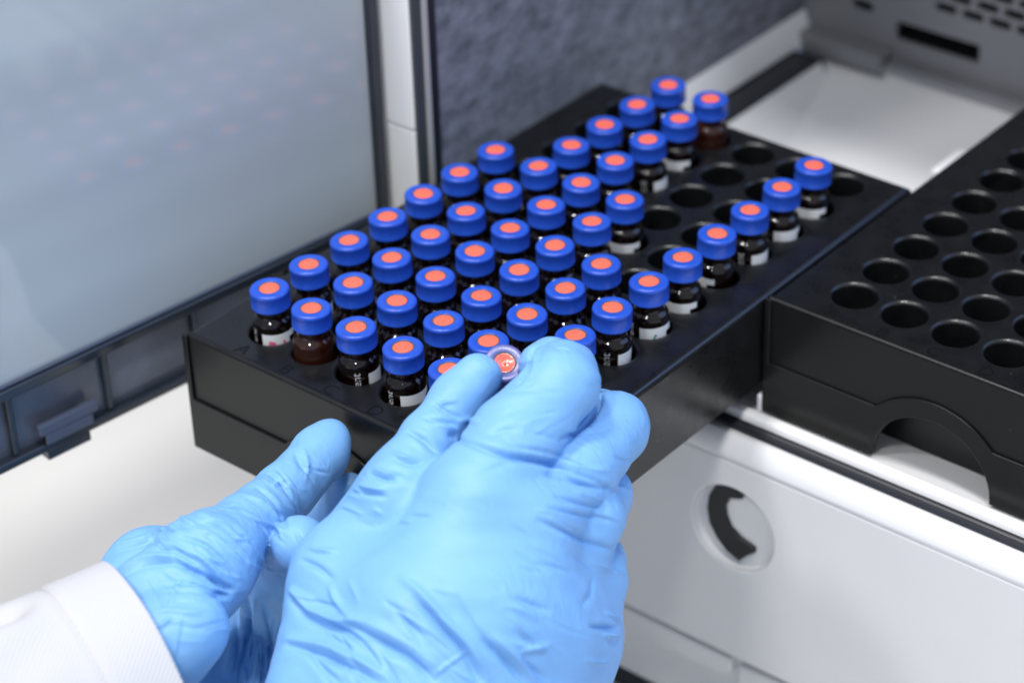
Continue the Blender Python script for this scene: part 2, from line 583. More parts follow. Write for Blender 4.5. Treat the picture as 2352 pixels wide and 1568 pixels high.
# ------------------------------------------------------------------ smoked door, hinged at the left post
DN = np.array([math.cos(math.radians(-8.0)), math.sin(math.radians(-8.0)), 0])    # its normal, towards the tray
DT = np.array([-DN[1] * -1, DN[0] * -1, 0])
DT = np.array([DN[1], -DN[0], 0])           # along the door, from the hinge towards the viewer
H0 = np.array([-34.6, 88.5, 0])


def door_map(s, z, d):
    """s mm from the hinge, z height, d mm along the normal"""
    p = H0 + DT * s + DN * d
    return (p[0], p[1], z)


def door_box(geo, s0, s1, z0, z1, d0, d1):
    c = [door_map(s, z, d) for d in (d0, d1) for (s, z) in ((s0, z0), (s1, z0), (s1, z1), (s0, z1))]
    geo.add(c, [(0, 1, 2, 3), (7, 6, 5, 4), (0, 4, 5, 1), (1, 5, 6, 2), (2, 6, 7, 3), (3, 7, 4, 0)])


g = Geo()
door_box(g, 2.6, 258, -36.5, 146, -3.4, -1.2)
door = mesh('smoked_door', g.v, g.f, M['door_clear'], inst)
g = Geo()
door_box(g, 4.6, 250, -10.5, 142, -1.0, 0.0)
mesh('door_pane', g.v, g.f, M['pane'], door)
g = Geo()
door_box(g, 0, 4.4, -37.5, 146, -4.0, 1.6)             # hinge stile
door_box(g, 4.5, 258, -14.6, -11.0, -4.0, 2.6)         # rail under the pane
door_box(g, 0.2, 258, -38.6, -35.6, -4.2, 2.2)         # bottom rail
for s in (22, 40, 49, 78, 112, 146, 184, 222):
    door_box(g, s, s + 2.2, -35.5, -14.7, -1.1, 1.0)
mesh('door_frame', g.v, g.f, M['door_frame'], door, bevel=0.7, segs=3)
g = Geo()
door_box(g, 4.7, 258, -10.9, -10.0, 0.2, 1.4)
mesh('door_bead', g.v, g.f, M['latch'], door, bevel=0.3)
g = Geo()
door_box(g, 119, 140, -31.5, -28.0, 1.2, 3.4)
door_box(g, 121, 138, -35.4, -31.6, 2.4, 3.2)
mesh('latch_grip', g.v, g.f, M['latch'], door, bevel=0.5)
g = Geo()
door_box(g, 122, 137.5, -42.0, -38.7, -2.6, 1.8)
mesh('latch_tab', g.v, g.f, M['door_frame'], door, bevel=0.4)

# ------------------------------------------------------------------ vial trays
TX0, TX1, TY0, TY1 = -20.1, 104.4, -16.9, 184.0


def deck_geo():
    g = Geo()
    p = PITCH
    n = 48
    ins = 2.2
    prof = [(0.5, 0.0)]
    hr = [(8.1, 0.0)] + [(8.1 - 1.35 * math.sin(t), -1.35 + 1.35 * math.cos(t)) for t in np.linspace(0, math.pi / 2, 7)][1:] + [(6.75, -1.9), (6.75, -27.0)]
    for i in range(6):
        for j in range(11):
            cx, cy = i * p, j * p
            b = len(g.v)
            # square ring matching the angular samples
            sq = []
            for k in range(n):
                a = 2 * math.pi * (k + 0.5) / n
                c, s = math.cos(a), math.sin(a)
                m = max(abs(c), abs(s))
                sq.append((cx + c / m * p / 2, cy + s / m * p / 2, 0))
            loops = [sq]
            for r, z in hr:
                loops.append([(cx + r * math.cos(2 * math.pi * (k + 0.5) / n), cy + r * math.sin(2 * math.pi * (k + 0.5) / n), z) for k in range(n)])
            for lo in loops:
                g.v += lo
            for q in range(len(loops) - 1):
                for k in range(n):
                    kk = (k + 1) % n
                    # corners of the square need no extra vertex: n is a multiple of 8 with half-step samples
                    g.f.append((b + q * n + k, b + q * n + kk, b + (q + 1) * n + kk, b + (q + 1) * n + k))
            for k in range(n):     # corner triangles of the cell
                kk = (k + 1) % n
                a0, a1 = sq[k], sq[kk]
                if abs(a0[0] - a1[0]) > 1e-6 and abs(a0[1] - a1[1]) > 1e-6:
                    x = a0[0] if abs(abs(a0[0] - cx) - p / 2) < 1e-6 else a1[0]
                    y = a0[1] if abs(abs(a0[1] - cy) - p / 2) < 1e-6 else a1[1]
                    g.v.append((x, y, 0))
                    g.f.append((b + k, b + kk, len(g.v) - 1))
            g.f.append(tuple(b + (len(loops) - 1) * n + k for k in range(n)))
    # margins
    x0, x1, y0, y1 = -p / 2, 5.5 * p, -p / 2, 10.5 * p
    X0, X1, Y0, Y1 = TX0 + ins, TX1 - ins, TY0, TY1 - ins
    g.add([(X0, Y0, 0), (X1, Y0, 0), (X1, y0, 0), (X0, y0, 0)], [(0, 1, 2, 3)])
    g.add([(X0, y1, 0), (X1, y1, 0), (X1, Y1, 0), (X0, Y1, 0)], [(0, 1, 2, 3)])
    g.add([(X0, y0, 0), (x0, y0, 0), (x0, y1, 0), (X0, y1, 0)], [(0, 1, 2, 3)])
    g.add([(x1, y0, 0), (X1, y0, 0), (X1, y1, 0), (x1, y1, 0)], [(0, 1, 2, 3)])
    # rounded border and skirt (left, back, right)
    offs = [(ins, 0.0)] + [(ins - ins * math.sin(t), -ins + ins * math.cos(t)) for t in np.linspace(0, math.pi / 2, 6)][1:] + [(0.0, -30.2), (1.8, -30.2), (1.8, -3.0)]
    b = len(g.v)
    for o_, z in offs:
        g.v += [(TX0 + o_, TY0 + 0.2, z), (TX0 + o_, TY1 - o_, z), (TX1 - o_, TY1 - o_, z), (TX1 - o_, TY0 + 0.2, z)]
    for q in range(len(offs) - 1):
        for k in range(3):
            g.f.append((b + q * 4 + k, b + q * 4 + k + 1, b + (q + 1) * 4 + k + 1, b + (q + 1) * 4 + k))
    return g


def text_mesh(txt, size, align='CENTER'):
    cu = bpy.data.curves.new('txt', 'FONT')
    cu.body = txt
    cu.size = size
    cu.align_x = align
    cu.align_y = 'CENTER'
    cu.resolution_u = 4
    o = bpy.data.objects.new('txt', cu)
    COL.objects.link(o)
    dg = bpy.context.evaluated_depsgraph_get()
    me = bpy.data.meshes.new_from_object(o.evaluated_get(dg))
    bpy.data.objects.remove(o)
    bpy.data.curves.remove(cu)
    v = np.array([x.co for x in me.vertices])
    f = [list(p.vertices) for p in me.polygons]
    bpy.data.meshes.remove(me)
    return v, f


def make_tray(loc, label):
    root = empty('vial_tray', loc, label, 'vial tray', 'black vial trays in the autosampler')
    g = deck_geo()
    dk = mesh('tray_deck', g.v, g.f, M['black'], root, local=True)
    m_ = 39.0
    R1 = 19.8
    R2 = 26.3
    ZC = -39.6
    half = math.sqrt(R2 ** 2 - (-22.0 - ZC) ** 2)
    a2 = math.degrees(math.asin((-22.0 - ZC) / R2))
    base = [(TX0, 0.5), (TX0, -40.0)] + [(m_ - R1, -40.0)] + arc(m_, ZC, R1, 177, 3, 32) + [(m_ + R1, -40.0)] + [(TX1, -40.0), (TX1, 0.5)]
    mp = lambda x, z, d: (loc[0] + x, loc[1] + TY0 - d, loc[2] + z)
    fpn = plate('front_plate', base, [], -2.6, mp, M['black_front'], root, bevel=1.1, segs=4)
    proud = [(TX0 + 0.02, 0.3), (TX0 + 0.02, -39.9), (m_ - R1 - 0.2, -39.9)] + arc(m_, ZC, R1 + 0.2, 177, 3, 32) + [(m_ + R1 + 0.2, -39.9), (TX1 - 0.02, -39.9), (TX1 - 0.02, 0.3), (TX1 - 2.0, 0.3), (TX1 - 2.0, -22.0)] \
        + arc(m_, ZC, R2, a2, 180 - a2, 32) + [(TX0 + 2.0, -22.0), (TX0 + 2.0, 0.3)]
    plate('front_border', proud, [], 0.9, lambda x, z, d: mp(x, z, d + 0.01), M['black_front'], root, bevel=0.3)
    g = Geo()
    g.box((TX0 + 3, TY0 + 11, -40.0), (TX1 - 3, TY0 + 12.5, -27.2))
    mesh('inner_rib', g.v, g.f, M['black_front'], root, local=True)
    for i, ch in enumerate('ABCDEF'):
        v, f = text_mesh(ch, 6.6)
        v[:, 0] += i * PITCH
        v[:, 1] += -12.4
        v[:, 2] = 0.06
        mesh('row_letter', v, f, M['letter'], root, local=True)
    return root


tray = make_tray((0, 0, 0), 'black plastic tray pulled out in front, filled with rows of blue-capped vials')
tray2 = copy_tree(tray)
tray2.location = Vector((125.2, 118.6, 0)) * MM
tray2['label'] = 'empty black plastic tray with open round holes, pushed in beside the filled tray'

# ------------------------------------------------------------------ vials
def cap_mesh(name, mat):
    g = Geo()
    z0, z1 = -6.0, 0.0
    n = 72
    prof = [(4.9, z0), (5.62, z0), (5.82, z0 + 0.25), (5.82, z0 + 0.5)]
    prof2 = [(5.82, z1 - 1.3)] + [(5.82 - 0.85 * (1 - math.cos(t)), z1 - 0.85 + 0.85 * math.sin(t)) for t in np.linspace(0, math.pi / 2, 7)] + [(3.4, z1), (3.25, z1 - 0.1), (3.2, z1 - 0.45)]
    g.lathe(prof, n)
    b = len(g.v)
    rows = [prof[-1][1] + 0.1, z1 - 1.45]
    for z in rows:
        for i in range(n):
            a = 2 * math.pi * i / n
            r = 5.82 - (0.13 if i % 2 else 0.0)
            g.v.append((r * math.cos(a), r * math.sin(a), z))
    for i in range(n):
        j = (i + 1) % n
        g.f.append((b + i, b + j, b + n + j, b + n + i))
        g.f.append((b - n + i, b - n + j, b + j, b + i))
    b2 = len(g.v)
    g.lathe(prof2, n)
    for i in range(n):
        j = (i + 1) % n
        g.f.append((b + n + i, b + n + j, b2 + j, b2 + i))
    o = mesh(name, g.v, g.f, mat, local=True, smooth=True)
    return o


def glass_mesh(name, mat):
    g = Geo()
    prof = [(0.01, -32.0), (5.0, -32.0), (5.7, -31.5), (5.85, -30.6), (5.85, -11.4), (5.82, -10.9), (5.7, -10.4), (5.48, -9.95), (5.18, -9.58), (4.85, -9.3), (4.58, -8.98), (4.45, -8.55), (4.45, -7.7), (4.55, -7.1), (4.65, -6.6), (4.65, -5.5)]
    g.lathe(prof, 56)
    o = mesh(name, g.v, g.f, mat, local=True, smooth=True)
    return o


def septum_mesh(name, mat, dish=0.0):
    g = Geo()
    n = 48
    if dish:
        prof = [(2.85, -0.22), (2.7, -0.2)] + [(2.6 * (1 - t), -0.25 - dish * math.sin(math.pi / 2 * t)) for t in np.linspace(0, 0.82, 7)] + [(0.42, -0.2 - dish * 0.72), (0.2, -0.1 - dish * 0.66), (0.02, -0.08 - dish * 0.64)]
    else:
        prof = [(2.86, -0.28), (2.7, -0.2), (1.2, -0.22), (0.01, -0.24)]
    g.lathe(prof, n)
    return mesh(name, g.v, g.f, mat, local=True, smooth=True)


def ring_mesh(name, mat):
    g = Geo()
    g.lathe([(3.35, -0.3), (3.25, -0.1), (2.96, -0.1), (2.84, -0.26)], 48)
    return mesh(name, g.v, g.f, mat, local=True, smooth=True)


def wrap(v, ang, z, r):
    """wrap flat vertices (x along the girth, y up) round the glass; ang radians"""
    a = ang + v[:, 0] / r
    return np.stack([r * np.cos(a), r * np.sin(a), z + v[:, 1]], 1)


def grid_patch(poly_rows, r, z0, z1, nx, nz, cut=None):
    pass


def patch_mesh(name):
    """write-on field: a rectangle with a tab running right along its upper edge"""
    g = Geo()
    W, H, TAB, TH = 8.6, 12.0, 2.4, 2.0
    def quad(x0, x1, y0, y1, n):
        b = len(g.v)
        for k in range(n + 1):
            x = x0 + (x1 - x0) * k / n
            g.v += [(x, y0, 0), (x, y1, 0)]
        g.f += [(b + 2 * k, b + 2 * k + 2, b + 2 * k + 3, b + 2 * k + 1) for k in range(n)]
    quad(-W / 2, W / 2, -H, -TH, 10)
    quad(-W / 2, W / 2, -TH, 0, 10)
    quad(W / 2, W / 2 + TAB, -TH, 0, 5)
    v = np.array(g.v)
    v = wrap(v, 0, -12.9, 5.875)
    return mesh(name, v, g.f, M['paper'], local=True, smooth=True)


def print_mesh(name):
    v, f = text_mesh('Agilent', 3.5)
    # reads upwards along the bottle
    v2 = np.stack([-v[:, 1], v[:, 0], v[:, 2]], 1)
    v2 = wrap(v2, math.radians(-76), -17.2, 5.875)
    o = mesh(name, v2, f, M['print'], local=True)
    return o


def strokes(name, lines, ang, width, mat, z=-12.6):
    g = Geo()
    for ln in lines:
        pts = []
        for a, b in zip(ln[:-1], ln[1:]):
            for t in np.linspace(0, 1, 6, endpoint=False):
                pts.append((a[0] + (b[0] - a[0]) * t, a[1] + (b[1] - a[1]) * t))
        pts.append(ln[-1])
        pts = np.array(pts)
        tang = np.gradient(pts, axis=0)
        nrm = np.stack([-tang[:, 1], tang[:, 0]], 1)
        nrm /= np.linalg.norm(nrm, axis=1)[:, None] + 1e-9
        b = len(g.v)
        for p, q in zip(pts, nrm):
            for s in (-1, 1):
                g.v.append((p[0] + s * q[0] * width / 2, p[1] + s * q[1] * width / 2, 0))
        g.f += [(b + 2 * k, b + 2 * k + 1, b + 2 * k + 3, b + 2 * k + 2) for k in range(len(pts) - 1)]
    v = wrap(np.array(g.v, float), ang, z, 5.91)
    return mesh(name, v, g.f, mat, local=True)


proto = empty('sample_vial', (0, 0, CAPZ), 'x', 'vial', 'blue-capped sample vials standing in the tray')
p_glass = glass_mesh('bottle', M['amber']); p_glass.parent = proto
p_patch = patch_mesh('label'); p_patch.parent = p_glass
p_print = print_mesh('lettering'); p_print.parent = p_glass
p_cap = cap_mesh('cap', M['cap']); p_cap.parent = proto
p_sept = septum_mesh('septum', M['septum']); p_sept.parent = p_cap
p_ring = ring_mesh('septum_shade', M['ring']); p_ring.parent = p_sept

view_az = math.atan2(CAM_C[1], CAM_C[0])


ORD = ['front', 'second', 'third', 'fourth', 'fifth', 'sixth', 'seventh', 'eighth', 'ninth', 'tenth', 'eleventh']
rows = {'A': range(0, 7), 'B': range(0, 11), 'C': range(0, 11), 'D': range(0, 7), 'E': range(0, 5), 'F': range(2, 10)}
# turn of the write-on field away from the line of sight, degrees to the right in the photograph
TURN = {'A0': 4, 'B0': 178, 'C0': 66, 'D0': 24, 'E0': 150, 'F2': 150, 'F3': 62, 'F4': 12, 'F5': -18, 'F6': -66, 'F7': 52, 'F8': 24, 'F9': -12,
        'D6': -14, 'C8': 58, 'C9': -26, 'C10': 170, 'E4': 64, 'E3': 130, 'D5': 75, 'C6': 120, 'E2': 70}
HINT = {'A0': 'pink handwriting on its white label', 'B0': 'plain brown glass, at the front next to the pink-marked vial', 'C0': 'white print down its dark glass, third along the tray front',
        'D0': 'a blank white label, at the tray front beside the gloved thumb', 'F4': 'a teal pen mark on its white label', 'F3': 'white print facing the viewer, right of the bent forefinger', 'C10': 'reddish glass at the far end of the third row'}
rnd = random.Random(5)
ROWN = {'A': 'first', 'B': 'second', 'C': 'third', 'D': 'fourth', 'E': 'fifth', 'F': 'sixth'}
first = True
MADE = {}
for ri, r in enumerate('ABCDEF'):
    for c in rows[r]:
        o = proto if first else copy_tree(proto)
        first = False
        o.location = Vector((ri * PITCH + rnd.uniform(-.25, .25), c * PITCH + rnd.uniform(-.25, .25), CAPZ + rnd.uniform(-.15, .15))) * MM
        key = r + str(c)
        pos = np.array([ri * PITCH, c * PITCH])
        vd = CAM_C[:2] - pos
        va = math.atan2(vd[1], vd[0])
        turn = TURN.get(key, rnd.choice([-140, 150, 100, 80, 170, 75, 85, 95]))
        # to the right in the picture = counter-clockwise seen from above
        o.rotation_euler = (math.radians(rnd.uniform(-1.9, 1.9)), math.radians(rnd.uniform(-1.9, 1.9)), va + math.radians(turn))
        place = ('at the front' if c == 0 else ORD[c] + ' from the front')
        lab = f"blue-capped vial {place} of the {ROWN[r]} row from the smoked door"
        if key in HINT:
            lab = f"blue-capped vial with {HINT[key]}"
        o['label'] = lab
        if key in ('B0', 'C10'):
            for ch in o.children:
                if ch.name.startswith('bottle'):
                    ch.data = ch.data.copy()
                    ch.data.materials[0] = M['amber_light']
        MADE[key] = o

for key in ('A0', 'F4'):
    if key == 'A0':
        gl = [ch for ch in MADE[key].children if ch.name.startswith('bottle')][0]
        s_ = [[(-2.2, -6.0), (-2.0, -2.6), (-1.2, -2.9), (-1.3, -4.0), (-2.0, -4.3), (-1.0, -6.0)], [(-0.7, -2.7), (-0.7, -5.6)], [(-0.7, -4.2), (0.1, -4.0), (0.2, -5.7)],
              [(0.6, -4.4), (1.2, -4.3), (1.2, -5.6), (0.6, -5.5), (0.6, -4.4)], [(1.6, -4.2), (1.6, -5.6), (2.2, -5.5), (2.3, -2.6)], [(-2.4, -3.6), (-1.6, -3.4), (-0.2, -3.5)], [(2.5, -3.0), (2.7, -5.4)]]
        w_ = strokes('handwriting', s_, 0.0, 0.55, M['pink_ink'])
        w_.parent = gl
    if key == 'F4':
        gl = [ch for ch in MADE[key].children if ch.name.startswith('bottle')][0]
        s_ = [[(0.0, -9.0), (0.05, -3.6), (0.5, -2.6), (0.9, -2.9)], [(-1.0, -4.6), (-0.2, -4.1), (1.3, -4.7)], [(-0.9, -4.7), (0.3, -3.6)], [(-0.5, -5.0), (0.6, -4.8)]]
        w_ = strokes('pen_mark', s_, 0.0, 0.6, M['teal_ink'])
        w_.parent = gl


# the vial lifted out between thumb and finger
held = empty('sample_vial', (0, 0, 0), 'blue-capped vial pinched between gloved thumb and forefinger', 'vial')
hc = cap_mesh('cap', M['held_cap']); hc.parent = held
hs = septum_mesh('septum', M['septum_gloss'], dish=0.8); hs.parent = hc
hr_ = ring_mesh('septum_shade', M['ring']); hr_.parent = hs
hg = glass_mesh('bottle', M['amber']); hg.parent = held
ax = CAM_R.T @ np.array([0.07, -0.42, -0.905])
ax /= np.linalg.norm(ax)
hp = at(1159, 832, 655)
held.matrix_world = Matrix.Translation(Vector(hp * MM)) @ Vector(ax).to_track_quat('Z', 'Y').to_matrix().to_4x4() @ Matrix.Scale(0.95, 4)

# ------------------------------------------------------------------ gloved hands: one smooth skin each
def smin(a, b, k):
    h = np.clip(0.5 + 0.5 * (b - a) / k, 0, 1)
    return b + (a - b) * h - k * h * (1 - h)


def cone(P, a, b, ra, rb):
    ab = b - a
    h = np.clip(((P - a) @ ab) / float(ab @ ab), 0, 1).astype(np.float32)
    d = P - a
    d = np.sqrt(((d - h[..., None] * ab.astype(np.float32)) ** 2).sum(-1))
    return d - (ra + (rb - ra) * h)


def q(u, v, d, rpx):
    p = at(u, v, d)
    return p.astype(np.float32), np.float32(rpx * d / FPX)


def chain(P, pts, k=3.0):
    out = None
    for (a, ra), (b, rb) in zip(pts[:-1], pts[1:]):
        s = cone(P, a, b, ra, rb)
        out = s if out is None else smin(out, s, k)
    return out


def make_sdf(body, bkin, fingers):
    """body: list of chains blended with bkin; fingers: (chain, blend to the body)"""
    def fn(P):
        P = P.astype(np.float32)
        B = None
        for ch in body:
            s = chain(P, ch, bkin * 0.5)
            B = s if B is None else smin(B, s, bkin)
        out = B
        for ch, kb in fingers:
            F = smin(B, chain(P, ch, 2.5), kb)
            out = smin(out, F, 0.9)
        return out
    pts = [p for ch in body for p in ch] + [p for ch, _ in fingers for p in ch]
    lo = np.min([p - r for p, r in pts], axis=0) - 5
    hi = np.max([p + r for p, r in pts], axis=0) + 5
    return fn, lo, hi


def surface_net(fn, lo, hi, h):
    nx, ny, nz = [int(math.ceil((hi[i] - lo[i]) / h)) + 1 for i in range(3)]
    xs = lo[0] + h * np.arange(nx); ys = lo[1] + h * np.arange(ny); zs = lo[2] + h * np.arange(nz)
    D = np.empty((nx, ny, nz), np.float32)
    for i0 in range(0, nx, 16):
        X, Y, Z = np.meshgrid(xs[i0:i0 + 16], ys, zs, indexing='ij')
        D[i0:i0 + 16] = fn(np.stack([X, Y, Z], -1).reshape(-1, 3)).reshape(X.shape)
    ins = D < 0
    c = np.zeros((nx - 1, ny - 1, nz - 1), np.int8)
    for dx in (0, 1):
        for dy in (0, 1):
            for dz in (0, 1):
                c += ins[dx:nx - 1 + dx, dy:ny - 1 + dy, dz:nz - 1 + dz]
    act = (c > 0) & (c < 8)
    idx = -np.ones(act.shape, np.int64)
    I = np.argwhere(act)
    idx[act] = np.arange(len(I))
    acc = np.zeros((len(I), 3)); cnt = np.zeros(len(I))
    corners = [(0, 0, 0), (1, 0, 0), (0, 1, 0), (1, 1, 0), (0, 0, 1), (1, 0, 1), (0, 1, 1), (1, 1, 1)]
    edges = [(0, 1), (2, 3), (4, 5), (6, 7), (0, 2), (1, 3), (4, 6), (5, 7), (0, 4), (1, 5), (2, 6), (3, 7)]
    for a, b in edges:
        ca, cb = np.array(corners[a]), np.array(corners[b])
        da = D[tuple((I + ca).T)]; db = D[tuple((I + cb).T)]
        m = (da < 0) != (db < 0)
        t = np.where(m, da / np.where(da - db == 0, 1, da - db), 0)
        p = ca + (cb - ca) * t[:, None]
        acc[m] += p[m]; cnt[m] += 1
    V_ = lo + h * (I + acc / cnt[:, None])
    F_ = []
    # x edges
    for axis in range(3):
        o1, o2 = [(1, 2), (2, 0), (0, 1)][axis]
        sl0 = [slice(0, s) for s in (nx, ny, nz)]
        a_ = [slice(None)] * 3; b_ = [slice(None)] * 3
        a_[axis] = slice(0, -1); b_[axis] = slice(1, None)
        ch = ins[tuple(a_)] != ins[tuple(b_)]
        E = np.argwhere(ch)
        E = E[(E[:, o1] > 0) & (E[:, o2] > 0) & (E[:, o1] < [nx, ny, nz][o1] - 1) & (E[:, o2] < [nx, ny, nz][o2] - 1)]
        fl = ins[tuple(E.T)]
        e1 = np.zeros(3, int); e1[o1] = 1
        e2 = np.zeros(3, int); e2[o2] = 1
        quad = np.stack([idx[tuple((E - e1 - e2).T)], idx[tuple((E - e2).T)], idx[tuple(E.T)], idx[tuple((E - e1).T)]], 1)
        quad[~fl] = quad[~fl][:, ::-1]
        F_.append(quad)
    F_ = np.concatenate(F_)
    F_ = F_[(F_ >= 0).all(1)]
    return V_, F_


def trace(fn, uv):
    """where the line of sight through each photo pixel meets the skin"""
    uv = np.asarray(uv, float)
    d = np.stack([(uv[:, 0] - 1176) / FPX, (uv[:, 1] - 784) / FPX, np.ones(len(uv))], 1) @ CAM_R
    t = np.full(len(uv), 520.0)
    for _ in range(90):
        s = fn(CAM_C + d * t[:, None])
        t = t + np.clip(s, -2, 25) * 0.85
    ok = np.abs(fn(CAM_C + d * t[:, None])) < 1.5
    return CAM_C + d * t[:, None], ok


def build_hand(name, fn, lo, hi, folds, mat, parent, h=0.88, extra=None):
    V_, F_ = surface_net(fn, lo, hi, h)
    me = bpy.data.meshes.new(name)
    me.from_pydata(V_.tolist(), [], F_.tolist())
    o = bpy.data.objects.new(name, me)
    COL.objects.link(o)
    m = o.modifiers.new('s', 'SUBSURF')
    m.levels = 1
    m.subdivision_type = 'CATMULL_CLARK'
    dg = bpy.context.evaluated_depsgraph_get()
    me2 = bpy.data.meshes.new_from_object(o.evaluated_get(dg))
    bpy.data.objects.remove(o)
    bpy.data.meshes.remove(me)
    n = len(me2.vertices)
    co = np.empty(n * 3); me2.vertices.foreach_get('co', co); co = co.reshape(-1, 3)
    no = np.empty(n * 3); me2.vertices.foreach_get('normal', no); no = no.reshape(-1, 3)
    disp = np.zeros(n)
    for pts, amp, wid in folds:
        if amp > 0.3 and wid > 1.4: wid *= 1.15
        # resample the fold line, drop it on the skin
        pts = np.array(pts, float)
        seg = np.linalg.norm(np.diff(pts, axis=0), axis=1)
        L = np.concatenate([[0], np.cumsum(seg)])
        k = max(6, int(L[-1] / 9))
        tt = np.linspace(0, L[-1], k)
        # smooth the polyline a little
        uu = np.interp(tt, L, pts[:, 0]); vv = np.interp(tt, L, pts[:, 1])
        for _ in range(3):
            uu[1:-1] = (uu[:-2] + 2 * uu[1:-1] + uu[2:]) / 4
            vv[1:-1] = (vv[:-2] + 2 * vv[1:-1] + vv[2:]) / 4
        P, ok = trace(fn, np.stack([uu, vv], 1))
        if ok.sum() < 3:
            continue
        P = P[ok]
        s = np.linspace(0, 1, len(P))
        env = np.sin(math.pi * np.clip(s * 0.9 + 0.05, 0, 1)) ** 0.7
        wid = wid * 0.78
        R3 = wid * 3
        bb = ((co > P.min(0) - R3) & (co < P.max(0) + R3)).all(1)
        ii = np.nonzero(bb)[0]
        if not len(ii):
            continue
        X = co[ii]
        best = np.full(len(ii), 1e9); be = np.zeros(len(ii))
        for a, b, ea, eb in zip(P[:-1], P[1:], env[:-1], env[1:]):
            ab = b - a
            hh = np.clip(((X - a) @ ab) / (ab @ ab + 1e-9), 0, 1)
            dd = ((X - a - hh[:, None] * ab) ** 2).sum(1)
            mm = dd < best
            best[mm] = dd[mm]
            be[mm] = (ea + (eb - ea) * hh)[mm]
        x2 = best / wid ** 2
        dn = np.sqrt(x2 + 0.04)
        prof = 2.5 * (np.exp(-dn * 1.5) * 1.3 - 0.42 * np.exp(-x2 / 3.2))
        prof[x2 > 8.5] = 0
        disp[ii] += amp * be * prof
    if extra is not None:
        disp += extra(co)
    co2 = co + no * disp[:, None]
    base = ORIG[parent.name]
    co2 = (co2 - base) * MM
    me2.vertices.foreach_set('co', co2.ravel())
    me2.update()
    me2.materials.clear()
    ob = link(name, me2, mat, parent, smooth=True)
    return ob


def z8(pts): return [((x / 1.47 + 1000) * .5742, (y / 1.47 + 1700) * .5742) for x, y in pts]
def z7(pts): return [(x / 1.5207 * .5742, (y / 1.5207 + 1700) * .5742) for x, y in pts]
def z5(pts): return [((x / 1.6786 + 1700) * .5742, (y / 1.6786 + 900) * .5742) for x, y in pts]


def soft_noise(seed, freqs, amp):
    r = np.random.RandomState(seed)
    ks = [(r.normal(size=3) * f, r.uniform(0, 6.28), 1.0 / (1 + i * 0.4)) for i, f in enumerate(freqs)]
    def fn(co):
        s = 0
        for k, ph, a in ks:
            s = s + a * np.sin(co @ k + ph)
        return amp * s
    return fn


# ---- hand holding the vial (right)
rb = [
    [q(720, 1640, 628, 120), q(790, 1330, 638, 112), q(905, 1130, 646, 82)],          # thumb side
    [q(870, 1650, 620, 150), q(960, 1400, 622, 135), q(1085, 1150, 627, 108)],        # forefinger metacarpal
    [q(1020, 1650, 618, 150), q(1120, 1420, 622, 135), q(1215, 1210, 630, 108)],      # middle
    [q(1180, 1640, 628, 140), q(1230, 1450, 634, 130), q(1280, 1310, 648, 105)],      # ring
    [q(1270, 1600, 648, 115), q(1310, 1470, 652, 105), q(1320, 1370, 660, 95)],       # little
]
rb.append([q(1000, 1660, 642, 270), q(930, 1900, 630, 255), q(890, 2250, 610, 265)])     # wrist and forearm
rf = [
    ([q(905, 1130, 636, 80), q(985, 1010, 645, 66), q(1052, 920, 651, 62), q(1098, 868, 653, 57)], 8.0),         # thumb
    ([q(1085, 1140, 627, 108), q(1180, 1010, 635, 104), q(1288, 884, 641, 86), q(1294, 862, 645, 82)], 7.0),
    ([q(1310, 850, 660, 62), q(1262, 826, 655, 50), q(1236, 836, 652, 42), q(1234, 856, 652, 36)], 0.5),   # forefinger
    ([q(1215, 1200, 630, 100), q(1330, 1080, 645, 90), q(1410, 982, 659, 80), q(1370, 960, 680, 68)], 5.0),       # middle
    ([q(1280, 1300, 642, 92), q(1350, 1190, 646, 84), q(1378, 1140, 660, 72), q(1340, 1120, 680, 62)], 6.0),       # ring
    ([q(1320, 1370, 654, 88), q(1362, 1320, 656, 74), q(1370, 1290, 668, 64), q(1330, 1270, 684, 55)], 6.0),       # little
]
RH = empty('gloved_hand', at(900, 1640, 612), 'blue-gloved hand seen from the back, pinching a lifted vial', 'gloved hand')
fn, lo, hi = make_sdf(rb, 14.0, rf)
